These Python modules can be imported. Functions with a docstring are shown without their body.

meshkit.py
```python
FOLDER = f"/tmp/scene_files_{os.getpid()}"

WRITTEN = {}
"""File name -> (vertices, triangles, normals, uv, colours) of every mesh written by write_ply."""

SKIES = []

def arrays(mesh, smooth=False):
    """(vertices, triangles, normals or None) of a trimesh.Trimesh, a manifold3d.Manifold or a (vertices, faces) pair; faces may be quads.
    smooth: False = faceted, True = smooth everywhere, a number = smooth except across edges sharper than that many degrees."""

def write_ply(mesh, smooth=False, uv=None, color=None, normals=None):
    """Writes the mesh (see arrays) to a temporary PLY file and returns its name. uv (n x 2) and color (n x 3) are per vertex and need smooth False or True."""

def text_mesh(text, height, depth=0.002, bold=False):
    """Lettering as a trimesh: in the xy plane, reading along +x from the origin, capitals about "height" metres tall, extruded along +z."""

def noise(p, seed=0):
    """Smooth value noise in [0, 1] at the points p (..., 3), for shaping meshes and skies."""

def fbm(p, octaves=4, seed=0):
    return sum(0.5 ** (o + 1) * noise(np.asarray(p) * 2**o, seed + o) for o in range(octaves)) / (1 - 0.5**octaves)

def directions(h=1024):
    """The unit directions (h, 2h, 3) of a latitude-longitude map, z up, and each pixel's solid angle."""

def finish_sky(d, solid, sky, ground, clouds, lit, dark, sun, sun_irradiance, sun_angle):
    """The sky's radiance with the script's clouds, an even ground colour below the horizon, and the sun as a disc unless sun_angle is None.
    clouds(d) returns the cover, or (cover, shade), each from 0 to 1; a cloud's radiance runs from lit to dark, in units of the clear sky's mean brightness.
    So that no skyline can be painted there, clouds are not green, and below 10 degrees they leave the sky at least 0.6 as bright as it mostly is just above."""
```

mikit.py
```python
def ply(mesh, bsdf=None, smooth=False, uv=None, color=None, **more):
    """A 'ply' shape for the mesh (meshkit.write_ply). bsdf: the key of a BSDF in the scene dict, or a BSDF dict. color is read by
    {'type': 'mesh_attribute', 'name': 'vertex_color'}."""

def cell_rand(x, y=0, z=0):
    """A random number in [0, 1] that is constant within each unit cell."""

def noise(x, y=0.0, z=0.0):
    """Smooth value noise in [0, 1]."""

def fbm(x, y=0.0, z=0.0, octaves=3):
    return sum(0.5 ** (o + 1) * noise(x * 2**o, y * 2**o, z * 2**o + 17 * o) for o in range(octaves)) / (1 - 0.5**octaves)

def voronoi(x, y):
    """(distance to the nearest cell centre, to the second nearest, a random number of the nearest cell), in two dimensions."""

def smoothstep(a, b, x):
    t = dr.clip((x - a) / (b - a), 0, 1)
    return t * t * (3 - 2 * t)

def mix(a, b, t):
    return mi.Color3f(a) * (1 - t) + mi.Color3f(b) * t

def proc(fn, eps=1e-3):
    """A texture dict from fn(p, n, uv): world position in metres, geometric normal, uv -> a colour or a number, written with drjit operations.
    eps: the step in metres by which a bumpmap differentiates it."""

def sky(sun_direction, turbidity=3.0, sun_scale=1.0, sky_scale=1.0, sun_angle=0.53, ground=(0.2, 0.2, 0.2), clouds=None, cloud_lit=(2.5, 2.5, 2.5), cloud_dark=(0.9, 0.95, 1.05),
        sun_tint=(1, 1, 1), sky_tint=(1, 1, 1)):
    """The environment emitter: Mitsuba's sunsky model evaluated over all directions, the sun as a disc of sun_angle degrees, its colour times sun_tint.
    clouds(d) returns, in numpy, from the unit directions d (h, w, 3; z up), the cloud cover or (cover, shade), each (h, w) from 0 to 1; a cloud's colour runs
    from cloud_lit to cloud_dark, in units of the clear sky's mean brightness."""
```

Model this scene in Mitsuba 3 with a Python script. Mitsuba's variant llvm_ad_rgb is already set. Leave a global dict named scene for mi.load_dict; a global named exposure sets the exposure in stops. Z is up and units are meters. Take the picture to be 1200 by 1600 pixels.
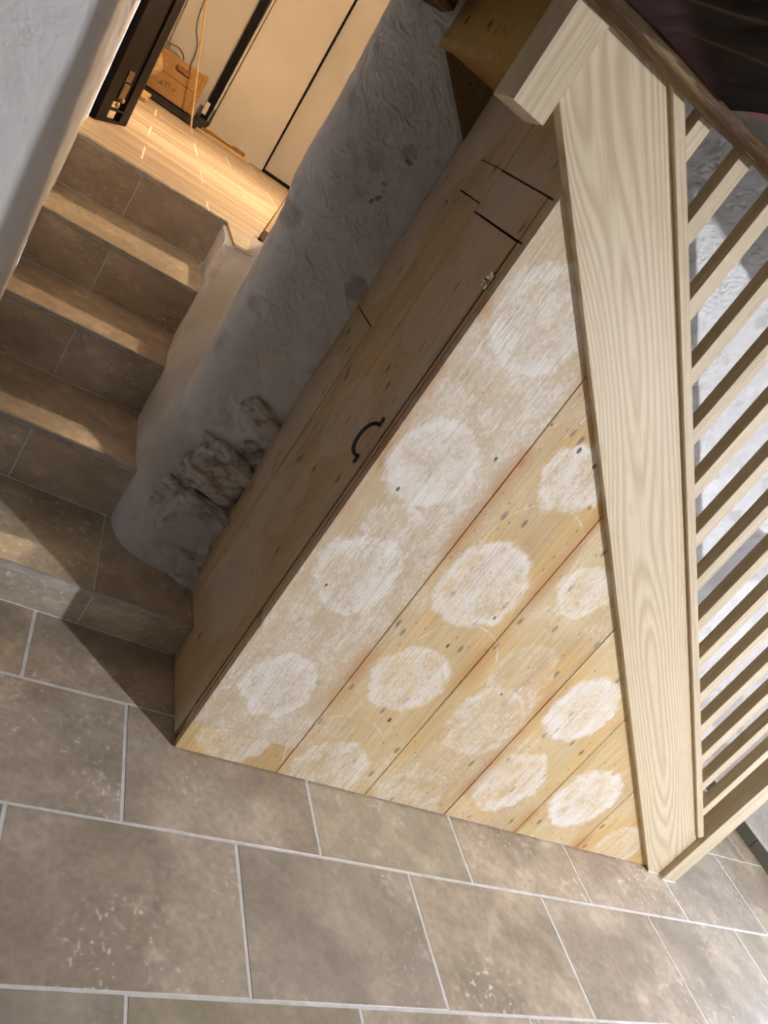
import math, random
import numpy as np, trimesh, drjit as dr, mitsuba as mi, mikit, meshkit
from shapely.geometry import Polygon, box as sbox
from mikit import proc, noise, fbm, voronoi, cell_rand, smoothstep, mix

random.seed(7)
rng = np.random.default_rng(7)
T = mi.ScalarTransform4f
scene, labels = {}, {}

# ------------------------------------------------------------------ camera, lights, exposure
CAM = [-0.776, -1.551, 1.56]
FWD = [0.467, 0.823, -0.323]
UP = [-0.383, 0.517, 0.765]
exposure = 0.24
scene['camera'] = {'type': 'perspective', 'fov': 55.11, 'fov_axis': 'x', 'near_clip': 0.02, 'far_clip': 60.0,
                   'to_world': T().look_at(origin=CAM, target=[c + f for c, f in zip(CAM, FWD)], up=UP)}
scene['sky'] = {'type': 'constant', 'radiance': {'type': 'rgb', 'value': [3.1, 3.7, 4.9]}}
WORK_POS, WORK_AIM = np.array([2.75, -2.90, 1.78]), np.array([0.0, 0.5, 0.75])
WORK_RGB = [13600.0, 13800.0, 14900.0]        # cool LED work light, right of the camera
BULB_POS, BULB_R = np.array([1.25, -3.30, 2.10]), 0.045
BULB_RGB = [235.0, 226.0, 212.0]           # ceiling bulb
WARM_POS, WARM_R = np.array([0.38, 4.04, 2.65]), 0.032
WARM_RGB = [5200.0, 3600.0, 2150.0]        # warm lamp of the upper room

# ------------------------------------------------------------------ helpers
def numbered(name):
    if name not in scene and name not in labels:
        return name
    k = 1
    while f'{name}_{k:03d}' in scene or f'{name}_{k:03d}' in labels:
        k += 1
    return f'{name}_{k:03d}'

def obj(name, mesh, mat, parent=None, label=None, smooth=False, cat=None, group=None, kind=None, **more):
    key = numbered((parent + '__' if parent else '') + name)
    scene[key] = mesh if isinstance(mesh, dict) else mikit.ply(mesh, mat, smooth=smooth, **more)
    d = {k: v for k, v in (('label', label), ('category', cat), ('group', group), ('kind', kind)) if v}
    if d:
        labels[key] = d
    return key

def thing(name, label, cat, group=None):
    key = numbered(name)
    labels[key] = {'label': label, 'category': cat}
    if group:
        labels[key]['group'] = group
    return key

def struct(name, label=None):
    labels[name] = {'kind': 'structure'}
    if label:
        labels[name]['label'] = label
    return name

def cbox(x0, x1, y0, y1, z0, z1, c=0.002):
    """a box with chamfered edges"""
    c = min(c, 0.45 * min(x1 - x0, y1 - y0, z1 - z0))
    pts = []
    for sx in (0, 1):
        for sy in (0, 1):
            for sz in (0, 1):
                p = np.array([(x0, x1)[sx], (y0, y1)[sy], (z0, z1)[sz]])
                d = np.array([c if not s else -c for s in (sx, sy, sz)])
                pts += [p + d * [1, 1, 0], p + d * [1, 0, 1], p + d * [0, 1, 1]]
    return trimesh.Trimesh(np.array(pts)).convex_hull

def prism(poly, t0, t1, axes, c=0.0):
    """polygon (2d) extruded from t0 to t1; axes: 'xz' (depth y), 'yz' (depth x), 'xy' (depth z). c: chamfer on the t0 face"""
    if not isinstance(poly, Polygon):
        poly = Polygon(poly)
    poly = poly.buffer(0)
    if c > 0:
        inner = poly.buffer(-c, join_style=2)
        if inner.geom_type == 'Polygon' and len(inner.exterior.coords) == len(poly.exterior.coords):
            o = np.array(poly.exterior.coords)[:-1]
            i = np.array(inner.exterior.coords)[:-1]
            k = np.argmin(np.linalg.norm(i - o[0], axis=1))
            if (Polygon(o).exterior.is_ccw != Polygon(i).exterior.is_ccw):
                i = i[::-1]; k = np.argmin(np.linalg.norm(i - o[0], axis=1))
            i = np.roll(i, -k, axis=0)
            n = len(o); s = 1 if t1 > t0 else -1
            V = np.vstack([np.c_[i, np.full(n, t0)], np.c_[o, np.full(n, t0 + s * c)], np.c_[o, np.full(n, t1)]])
            F = []
            for a in range(2):
                for j in range(n):
                    p, q = a * n + j, a * n + (j + 1) % n
                    F += [[p, q, q + n], [p, q + n, p + n]]
            v2, f2 = trimesh.creation.triangulate_polygon(Polygon(i), engine='earcut')
            v3, f3 = trimesh.creation.triangulate_polygon(Polygon(o), engine='earcut')
            b0, b1 = len(V), len(V) + len(v2)
            V = np.vstack([V, np.c_[v2, np.full(len(v2), t0)], np.c_[v3, np.full(len(v3), t1)]])
            F = np.vstack([F, np.array(f2)[:, ::-1] + b0, np.array(f3) + b1])
            m = trimesh.Trimesh(V, F, process=True)
            m.merge_vertices()
            trimesh.repair.fix_normals(m)
        else:
            c = 0
    if c <= 0:
        m = trimesh.creation.extrude_polygon(poly, abs(t1 - t0), engine='earcut')
        m.apply_translation([0, 0, min(t0, t1)])
    v = np.array(m.vertices)
    v = {'xz': v[:, [0, 2, 1]], 'yz': v[:, [2, 0, 1]], 'xy': v}[axes]
    m = trimesh.Trimesh(v, m.faces, process=False)
    trimesh.repair.fix_normals(m)
    return m

def tube(pts, r, n=10, closed_ends=True):
    p = np.asarray(pts, float)
    r = np.broadcast_to(r, (len(p),))
    t = np.gradient(p, axis=0); t /= np.linalg.norm(t, axis=1, keepdims=True)
    ref = np.array([0, 0, 1.0]) if abs(t[0][2]) < 0.9 else np.array([1.0, 0, 0])
    V, a = [], None
    for i in range(len(p)):
        a = np.cross(t[i], ref) if a is None else a - t[i] * (a @ t[i])
        a = a / np.linalg.norm(a); b = np.cross(t[i], a)
        an = np.arange(n) * 2 * np.pi / n
        V.append(p[i] + r[i] * (np.cos(an)[:, None] * a + np.sin(an)[:, None] * b))
    V = np.vstack(V); F = []
    for i in range(len(p) - 1):
        for j in range(n):
            q, s = i * n + j, i * n + (j + 1) % n
            F += [[q, s, s + n], [q, s + n, q + n]]
    V = np.vstack([V, p[0], p[-1]]); k = len(V) - 2
    for j in range(n):
        F += [[k, (j + 1) % n, j], [k + 1, (len(p) - 1) * n + j, (len(p) - 1) * n + (j + 1) % n]]
    m = trimesh.Trimesh(V, F, process=False)
    trimesh.repair.fix_normals(m)
    return m

def grid_mesh(P):
    """P: (rows, cols, 3) grid of points"""
    h, w = P.shape[:2]
    i = np.arange(h * w).reshape(h, w)
    q = np.stack([i[:-1, :-1], i[:-1, 1:], i[1:, 1:], i[1:, :-1]], -1).reshape(-1, 4)
    return trimesh.Trimesh(P.reshape(-1, 3), np.vstack([q[:, [0, 1, 2]], q[:, [0, 2, 3]]]), process=False)

def cat_mesh(*ms):
    return trimesh.util.concatenate(ms)

def rotz(m, deg, at=(0, 0, 0)):
    m.apply_transform(trimesh.transformations.rotation_matrix(math.radians(deg), [0, 0, 1], at)); return m

# ------------------------------------------------------------------ materials
def rgb(*v):
    return {'type': 'rgb', 'value': list(v)}

def mat(name, color, rough=0.6, spec=0.3, bump=None, scale=1.0, two=False, **more):
    b = {'type': 'principled', 'base_color': color if isinstance(color, dict) else rgb(*color),
         'roughness': rough if not callable(rough) else proc(rough), 'specular': spec, **more}
    if bump is not None:
        b = {'type': 'bumpmap', 'arbitrary': proc(bump[0], eps=bump[1]), 'scale': bump[2], 'bsdf': b}
    scene[name] = {'type': 'twosided', 'bsdf': b}
    return name

def lerp1(a, b, t):
    return a + (b - a) * t

# --- stone (floor, steps)
def stone_fn(base, tint, seed):
    def f(p, n, uv):
        x, y, z = p.x + seed * 3.1, p.y + seed * 1.7, p.z * 1.3 + seed
        a = fbm(x * 5, y * 5, z * 5, octaves=4)
        b = fbm(x * 22, y * 22, z * 22, octaves=3)
        c = fbm(x * 75, y * 75, z * 75, octaves=2)
        col = mix(mi.Color3f(base) * 0.90, mi.Color3f(tint) * 1.06, smoothstep(0.32, 0.68, a))
        patch = smoothstep(0.46, 0.66, fbm(x * 3.2 + 9, y * 3.2, z * 3, octaves=2))
        vein = 1 - smoothstep(0.0, 0.055, dr.abs(fbm(x * 19 + 3, y * 19, z * 19, octaves=3) - 0.5))
        fleck = dr.maximum(smoothstep(0.70, 0.80, fbm(x * 75, y * 75, z * 75, octaves=3)), vein * smoothstep(0.45, 0.65, noise(x * 60, y * 60, z * 60)) * 0.42) * patch
        col = mix(col, mi.Color3f(0.56, 0.52, 0.47), fleck * 0.75)
        cloud = smoothstep(0.48, 0.72, fbm(x * 11 + 2, y * 11, z * 11 + 5, octaves=4))
        col = mix(col, col * 1.22, cloud * 0.8)
        pit = smoothstep(0.80, 0.88, noise(x * 55 + 4, y * 55, z * 55)) * smoothstep(0.5, 0.7, noise(x * 6, y * 6 + 3, z * 6))
        col = mix(col, mi.Color3f(0.16, 0.13, 0.10), pit * 0.15)
        return col * (0.94 + 0.40 * b + 0.34 * c) * mi.Color3f(1.02, 0.985, 0.90)
    return f

STONES = []
for i, (b, t) in enumerate([((0.300, 0.255, 0.205), (0.335, 0.285, 0.230)), ((0.285, 0.250, 0.215), (0.320, 0.280, 0.240)),
                            ((0.320, 0.272, 0.225), (0.360, 0.312, 0.262)), ((0.290, 0.255, 0.200), (0.330, 0.292, 0.235)),
                            ((0.308, 0.258, 0.212), (0.345, 0.298, 0.250))]):
    STONES.append(mat(f'mat_stone_{i}', proc(stone_fn(b, t, i * 5.3)), rough=0.30, spec=0.5))
mat('mat_grout', proc(lambda p, n, uv: mi.Color3f(0.74, 0.73, 0.69) * (0.8 + 0.35 * fbm(p.x * 40, p.y * 40, p.z * 40))), rough=0.9, spec=0.1)
mat('mat_step_edge', proc(lambda p, n, uv: mi.Color3f(0.42, 0.385, 0.345) * (0.62 + 0.75 * fbm(p.x * 30, p.y * 30, p.z * 60))), rough=0.7, spec=0.2)
mat('mat_skirting_stone', proc(lambda p, n, uv: mi.Color3f(0.15, 0.155, 0.125) * (0.7 + 0.6 * fbm(p.x * 9, p.y * 9, p.z * 20))), rough=0.4, spec=0.4)

# --- plaster
def plaster_fn(p, n, uv):
    a = fbm(p.x * 2.3, p.y * 2.3, p.z * 2.3, octaves=4)
    b = fbm(p.x * 11, p.y * 11 + 5, p.z * 11, octaves=3)
    col = mix(mi.Color3f(0.60, 0.59, 0.575), mi.Color3f(0.72, 0.715, 0.705), smoothstep(0.3, 0.7, a))
    col = mix(col, mi.Color3f(0.36, 0.33, 0.29), smoothstep(0.60, 0.78, b) * 0.45)
    low = (1 - smoothstep(0.25, 1.1, p.z)) * smoothstep(0.35, 0.65, fbm(p.x * 4 + 3, p.y * 4, p.z * 4, octaves=3)) * smoothstep(-3.0, -0.5, -p.x)
    col = mix(col, mi.Color3f(0.40, 0.36, 0.30), low * 0.6)
    s = mi.Float(0)
    for (x, z, r) in ((-0.12, 1.559, 0.012), (-0.134, 1.538, 0.008), (-0.112, 1.71, 0.030), (-0.10, 1.69, 0.014), (-0.128, 1.60, 0.007), (-0.314, 1.372, 0.045), (-0.03, 1.30, 0.05)):
        d = dr.sqrt(dr.square(p.x - x) + dr.square(p.z - z)) + 0.012 * (noise(p.x * 90, p.y * 40, p.z * 90) - 0.5)
        s = dr.maximum(s, (1 - smoothstep(r * 0.5, r, d)) * (0.75 if r < 0.02 else 0.40))
    col = mix(col, mi.Color3f(0.15, 0.125, 0.11), s * smoothstep(0.4, 0.5, p.y) * smoothstep(-1.2, -0.95, -p.y))
    pink = smoothstep(2.3, 2.7, p.x) * (1 - smoothstep(0.35, 0.75, p.z)) * smoothstep(0.42, 0.6, fbm(p.x * 7, p.y * 7, p.z * 9, octaves=3))
    col = mix(col, mi.Color3f(0.45, 0.36, 0.34), pink * 0.7)
    return col
def plaster_bump(p, n, uv):
    return fbm(p.x * 14, p.y * 14, p.z * 14, octaves=4) + 0.25 * noise(p.x * 120, p.y * 120, p.z * 120)
mat('mat_plaster', proc(plaster_fn), rough=0.85, spec=0.15, bump=(plaster_bump, 2e-3, 0.022))
mat('mat_whitewash', proc(lambda p, n, uv: mi.Color3f(0.84, 0.83, 0.81) * (0.9 + 0.16 * fbm(p.x * 3, p.y * 3, p.z * 3)) ), rough=0.85, spec=0.15, bump=(plaster_bump, 2e-3, 0.010))
def rubble_fn(p, n, uv):
    a = fbm(p.x * 26, p.y * 26, p.z * 38, octaves=4)
    b = fbm(p.x * 60 + 7, p.y * 60, p.z * 60, octaves=2)
    col = mix(mi.Color3f(0.60, 0.57, 0.53), mi.Color3f(0.26, 0.22, 0.18), smoothstep(0.45, 0.68, a) * 0.85)
    return mix(col, mi.Color3f(0.66, 0.64, 0.60), smoothstep(0.55, 0.75, b) * 0.5)
mat('mat_rubble', proc(rubble_fn), rough=0.9, spec=0.1, bump=(lambda p, n, uv: fbm(p.x * 45, p.y * 45, p.z * 60, octaves=4), 2e-3, 0.012))
mat('mat_limewash_stone', proc(lambda p, n, uv: mix(mi.Color3f(0.54, 0.53, 0.51), mi.Color3f(0.36, 0.32, 0.27), smoothstep(0.48, 0.7, fbm(p.x * 18, p.y * 18, p.z * 18, octaves=4)) * smoothstep(-0.10, 0.06, -(p.x + 0.06)) * 0.9)),
    rough=0.9, spec=0.1, bump=(lambda p, n, uv: fbm(p.x * 30, p.y * 30, p.z * 30, octaves=4), 2e-3, 0.008))
mat('mat_white_paint', (0.66, 0.65, 0.63), rough=0.8, spec=0.15)
mat('mat_old_ceiling', proc(lambda p, n, uv: mix(mi.Color3f(0.10, 0.098, 0.090), mix(mi.Color3f(0.16, 0.155, 0.145), mi.Color3f(0.20, 0.10, 0.095), smoothstep(0.50, 0.56, noise(p.x * 14 + 1.2, p.y * 14, 3.0))), smoothstep(0.35, 0.6, fbm(p.x * 9, p.y * 9, 1.0, octaves=3)))), rough=0.85, spec=0.1)
mat('mat_room_wall', (0.36, 0.35, 0.335), rough=0.85, spec=0.15)
mat('mat_cream', proc(lambda p, n, uv: mi.Color3f(0.55, 0.515, 0.47) * (0.86 + 0.26 * fbm(p.x * 1.6, p.y, p.z * 1.6))), rough=0.7, spec=0.2)

# --- old pine with limewashed discs
DISCS = [(0.163, 0.330, .130, 1.0), (0.153, 0.758, .140, 1.0), (0.137, 1.126, .140, 1.0), (0.150, 1.555, .150, .95), (0.150, 0.115, .125, .85), (0.20, 0.56, .12, .35),
         (0.165, 0.915, .10, .75), (0.22, 1.30, .13, .40), (0.07, 0.62, .08, .3),
         (0.500, 0.060, .150, .75), (0.516, 0.495, .145, .85), (0.510, 0.878, .160, .95), (0.520, 1.275, .115, 1.0), (0.52, 0.27, .15, .35), (0.55, 0.68, .13, .25),
         (0.850, 0.045, .155, .65), (0.884, 0.439, .165, .70), (0.830, 0.995, .110, .95), (0.86, 0.66, .13, .55), (0.86, 0.24, .12, .45), (0.93, 0.54, .10, .6),
         (1.168, 0.233, .160, .85), (1.193, 0.612, .155, 1.0), (1.20, 0.42, .11, .30),
         (1.549, 0.253, .165, 1.0), (1.56, 0.03, .12, .40), (1.93, 0.07, .13, .55)]
JOINTS = [0.0, 0.3425, 0.684, 1.033, 1.3845, 1.728, 2.20]
def pine_core(u, z, idx, seed, yellow):
    """u across the board, z along; idx a number of the board"""
    q = u * 1.0 + idx * 3.7 + seed
    zz = z + idx * 5.1
    warp = fbm(q * 3.0, zz * 0.9, 1.0 + seed, octaves=3)
    g = noise(q * 70 + 40 * warp, zz * 2.2, seed)
    g2 = noise(q * 240, zz * 9, seed + 4)
    fig = 0.5 + 0.5 * dr.sin(6.2832 * (q * 16 + 7.5 * warp))
    col = mix(mi.Color3f(0.46, 0.318, 0.138), mi.Color3f(0.56, 0.420, 0.205), smoothstep(0.25, 0.75, fbm(q * 5, zz * 1.6, seed + 2, octaves=3)))
    col = mix(col, mi.Color3f(0.58, 0.36, 0.11), yellow * smoothstep(0.42, 0.62, fbm(q * 8 + 5, zz * 2.4, seed + 9, octaves=3)))
    col = mix(col, mi.Color3f(0.40, 0.25, 0.115), (0.15 + 0.25 * fig) * g)
    col = col * (0.86 + 0.22 * g2)
    # knots: small dark spots elongated along the grain
    kx, kz = q * 16, zz * 7
    d1, d2, r = voronoi(kx, kz)
    knot = (1 - smoothstep(0.05, 0.15, d1)) * smoothstep(0.72, 0.76, r)
    col = mix(col, mi.Color3f(0.17, 0.085, 0.05), knot * 0.85)
    d1, d2, r = voronoi(q * 46 + 3, zz * 22)
    col = mix(col, mi.Color3f(0.16, 0.10, 0.07), (1 - smoothstep(0.06, 0.16, d1)) * smoothstep(0.88, 0.90, r) * 0.8)
    return col, fig, g2

RINGS = [(0.60, 0.58, .16), (0.47, 0.14, .155), (0.22, 0.62, .15), (0.20, 0.98, .16), (0.90, 0.30, .17), (1.19, 0.50, .16), (0.57, 1.02, .16), (0.25, 1.42, .17)]
def front_wash(x, z, cut):
    w = mi.Float(0)
    n1 = fbm(x * 14, z * 14, 3.0, octaves=3)
    n0 = fbm(x * 45, z * 38, 9.0, octaves=3)
    n2 = fbm(x * 150, z * 95, 5.0, octaves=2)
    for (cx, cz, r, s_) in DISCS:
        d = dr.sqrt(dr.square(x - cx) + dr.square((z - cz) * 0.93)) + 0.034 * (n1 - 0.5) + 0.030 * (n0 - 0.5)
        inside = 1 - smoothstep(r * 0.76, r * 1.04, d)
        ring = smoothstep(r * 0.50, r * 0.92, d) * 0.28
        on = cut if (cx, cz) == (0.150, 0.115) else 1 - cut
        w = dr.maximum(w, s_ * inside * (0.70 + ring) * on)
    for (cx, cz, r) in RINGS:
        d = dr.abs(dr.sqrt(dr.square(x - cx) + dr.square((z - cz) * 0.93)) - r)
        arc = smoothstep(0.45, 0.62, noise((x - cx) * 6 + cx * 9, (z - cz) * 6, 2.0))
        w = dr.maximum(w, (1 - smoothstep(0.001, 0.006, d)) * arc * 0.55)
    haze = smoothstep(0.40, 0.66, fbm(x * 3.4 + 2, z * 3.0, 8.0, octaves=3)) * 0.26 + 0.12
    haze = haze + 0.14 * (1 - smoothstep(0.30, 0.36, x))
    haze = haze * (1 - smoothstep(1.0, 1.5, x) * 0.40) * (1 - cut * 0.8)
    w = dr.maximum(w, haze)
    blot = fbm(x * 22, z * 17, 6.0, octaves=3)
    w = dr.clip(w * (0.52 + 0.90 * blot), 0, 1)
    t = 0.5 * n2 + 0.5 * noise(x * 420 + 3 * n1, z * 150, 1.0)
    speck = smoothstep(0.22, 0.95, w * 0.95 + (t - 0.5) * 0.9)
    return 0.42 * w + 0.58 * speck

def front_pine(p, n, uv):
    x, z = p.x, p.z
    idx = mi.Float(0)
    for j in JOINTS[1:-1]:
        idx = idx + dr.select(x > j, 1.0, 0.0)
    cut = dr.select((x < 0.3425) & (z < 0.111 + 0.0165 * x), mi.Float(1.0), mi.Float(0.0))
    col, fig, g2 = pine_core(x, z, idx + 9 * cut, 0.0, 0.55)
    pale = dr.select(x < 0.3425, mi.Float(1.0), mi.Float(0.0)) * (1 - cut)
    col = mix(col, mi.Color3f(0.43, 0.335, 0.225), pale * 0.60)
    w = front_wash(x, z, cut)
    streak = smoothstep(0.55, 0.8, noise(x * 260 + 6 * fbm(x * 8, z * 2, octaves=2), z * 3.0, 2.0)) * 0.35
    w = dr.clip(w - streak * w, 0, 1)
    col = mix(col, mi.Color3f(0.70, 0.675, 0.615), w * (0.90 - 0.12 * cut))
    # red-brown stain along the joints
    dj = mi.Float(9)
    for j in JOINTS[:-1]:
        dj = dr.minimum(dj, dr.abs(x - j))
    stain = (1 - smoothstep(0.004, 0.05, dj)) * smoothstep(0.42, 0.7, fbm(x * 6, z * 5, 4.0, octaves=3))
    col = mix(col, mi.Color3f(0.40, 0.20, 0.07), stain * 0.65)
    for (kx, kz, r) in ((0.098, 1.024, .009), (0.093, 0.691, .007), (0.278, 1.215, .009), (0.471, 1.345, .012), (0.545, 1.33, .010), (0.55, 0.654, .010), (0.35, 1.363, .006), (0.62, 0.80, .008), (0.56, 0.33, .012), (0.85, 0.56, .008)):
        d = dr.sqrt(dr.square((x - kx) * 1.7) + dr.square(z - kz))
        col = mix(col, mi.Color3f(0.07, 0.045, 0.035), (1 - smoothstep(r * 0.6, r, d)) * 0.9)
    return col
def front_bump(p, n, uv):
    w = front_wash(p.x, p.z, mi.Float(0))
    return w * 0.35 + 0.35 * noise(p.x * 260, p.z * 6, 1.0) + 0.25 * fbm(p.x * 110, p.z * 110, 2.0, octaves=2) * w
mat('mat_pine_front', proc(front_pine), rough=0.62, spec=0.28, bump=(front_bump, 8e-4, 0.0022))

def side_pine(p, n, uv):
    y, z = p.y, p.z
    idx = dr.select(y > 0.3615, 1.0, 0.0) + dr.select(y > 0.532, 1.0, 0.0) + dr.select(y < 0.0465, 5.0, 0.0) + dr.select((z > 1.254) & (y > 0.532), 2.0, 0.0) + dr.select(z > 1.664, 8.0, 0.0) + p.x * 0.05
    col, fig, g2 = pine_core(y, z, idx, 21.0, 0.7)
    w = smoothstep(0.45, 0.62, fbm(y * 4.5 + 1, z * 2.4, 3.0, octaves=3)) * 0.55
    for (cy, cz, r, s) in ((0.30, 1.04, .13, .55), (0.26, 0.42, .14, .5), (0.33, 0.72, .12, .35), (0.22, 1.42, .13, .45), (0.66, 1.42, .13, .6), (0.62, 0.99, .12, .45)):
        d = dr.sqrt(dr.square(y - cy) + dr.square(z - cz)) + 0.02 * (noise(y * 12, z * 12, 1.0) - 0.5)
        w = dr.maximum(w, s * (1 - smoothstep(r * 0.93, r, d)) * (0.7 + 0.3 * smoothstep(r * 0.6, r * 0.95, d)))
    w = w * smoothstep(0.1, 0.5, fbm(y * 90, z * 60, 5.0, octaves=2) + 0.25)
    col = mix(col, mi.Color3f(0.58, 0.475, 0.395), w * 0.85)
    red = (1 - smoothstep(0.003, 0.012, dr.abs(y - 0.024 + 0.004 * (noise(z * 6, 1.0, 2.0) - 0.5)))) * smoothstep(0.40, 0.55, fbm(z * 4.5, y * 20, 6.0, octaves=3)) * (1 - smoothstep(1.3, 1.6, z))
    col = mix(col, mi.Color3f(0.36, 0.065, 0.03), red * 0.95)
    lum = col.x * 0.35 + col.y * 0.5 + col.z * 0.15
    return mix(col, mi.Color3f(lum, lum, lum) * mi.Color3f(1.16, 0.95, 0.78), 0.34)
mat('mat_pine_side', proc(side_pine), rough=0.55, spec=0.3, bump=(lambda p, n, uv: noise(p.y * 230, p.z * 5, 1.0) + 0.5 * fbm(p.y * 90, p.z * 60, 2.0, octaves=2), 8e-4, 0.0008))
mat('mat_gap_shade', (0.055, 0.032, 0.018), rough=0.8, spec=0.05)  # dark brown that stands for the shade inside the side gaps
mat('mat_pine_yellow', proc(lambda p, n, uv: pine_core(p.y + p.x * 0.3, p.z * 1.2, 3.0, 33.0, 0.95)[0] * mi.Color3f(0.95, 0.86, 0.62)), rough=0.5, spec=0.3)
mat('mat_pine_brown', proc(lambda p, n, uv: pine_core(p.x + 0.2 * p.y, p.z + p.y, 1.0, 45.0, 0.4)[0] * mi.Color3f(0.30, 0.27, 0.26)), rough=0.6, spec=0.25)
mat('mat_pine_pink', proc(lambda p, n, uv: pine_core(p.x, p.y, 2.0, 55.0, 0.2)[0] * mi.Color3f(0.90, 0.78, 0.74)), rough=0.6, spec=0.25)

# --- oak
SL = -0.826                               # slope of the stair (dz/dx)
CS, SN = 1 / math.hypot(1, SL), -SL / math.hypot(1, SL)
def oak_string(p, n, uv):
    u = p.x * CS - (p.z - 2.092) * SN          # down the slope
    v = -(p.x * SN + (p.z - 2.092) * CS)       # below the top edge, 0 to 0.235
    t = v - 0.120 + 0.035 * (fbm(u * 1.1, v * 2, 3.0, octaves=2) - 0.5)
    h = 430 * t * t + 1.6 * dr.abs(t) * 10 + 4.2 * fbm(u * 0.9 + 3, v * 7.0, 1.0, octaves=2) + 5.5 * noise(u * 1.7, v * 9 + 4, 7.0) + u * 1.2
    f = h - dr.floor(h)
    line = smoothstep(0.0, 0.35, f) * (1 - smoothstep(0.55, 1.0, f))
    pore = noise(u * 14, v * 420, 2.0)
    col = mix(mi.Color3f(0.465, 0.365, 0.225), mi.Color3f(0.565, 0.468, 0.315), line)
    col = mix(col, mi.Color3f(0.42, 0.31, 0.175), smoothstep(0.55, 0.85, pore) * 0.32)
    return col * (0.93 + 0.14 * fbm(u * 1.2, v * 5, 4.0, octaves=2))
mat('mat_oak_string', proc(oak_string), rough=0.5, spec=0.3)
def oak_up(p, n, uv):
    c = dr.floor((p.x - 0.1375) / 0.1403)
    x = p.x + c * 1.7 + p.y * 0.6
    w = fbm(x * 7, p.z * 0.8, c * 0.37, octaves=2)
    g = noise(x * 150 + 16 * w, p.z * 2.2 + c * 3, p.y * 40)
    g2 = noise(x * 480, p.z * 12, p.y * 300)
    col = mix(mi.Color3f(0.46, 0.365, 0.225), mi.Color3f(0.555, 0.462, 0.315), g)
    return col * (0.86 + 0.22 * g2) * (0.93 + 0.14 * cell_rand(c, 3))
mat('mat_oak', proc(oak_up), rough=0.5, spec=0.3)
def oak_slope(p, n, uv):
    u = p.x * CS - (p.z - 2.092) * SN
    v = p.x * SN + (p.z - 2.092) * CS + p.y
    g = noise(v * 160 + 6 * fbm(u, v * 5, octaves=2), u * 2.5, 1.0)
    return mix(mi.Color3f(0.45, 0.35, 0.215), mi.Color3f(0.555, 0.458, 0.31), g) * (0.88 + 0.2 * noise(v * 500, u * 14, 3.0))
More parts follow.
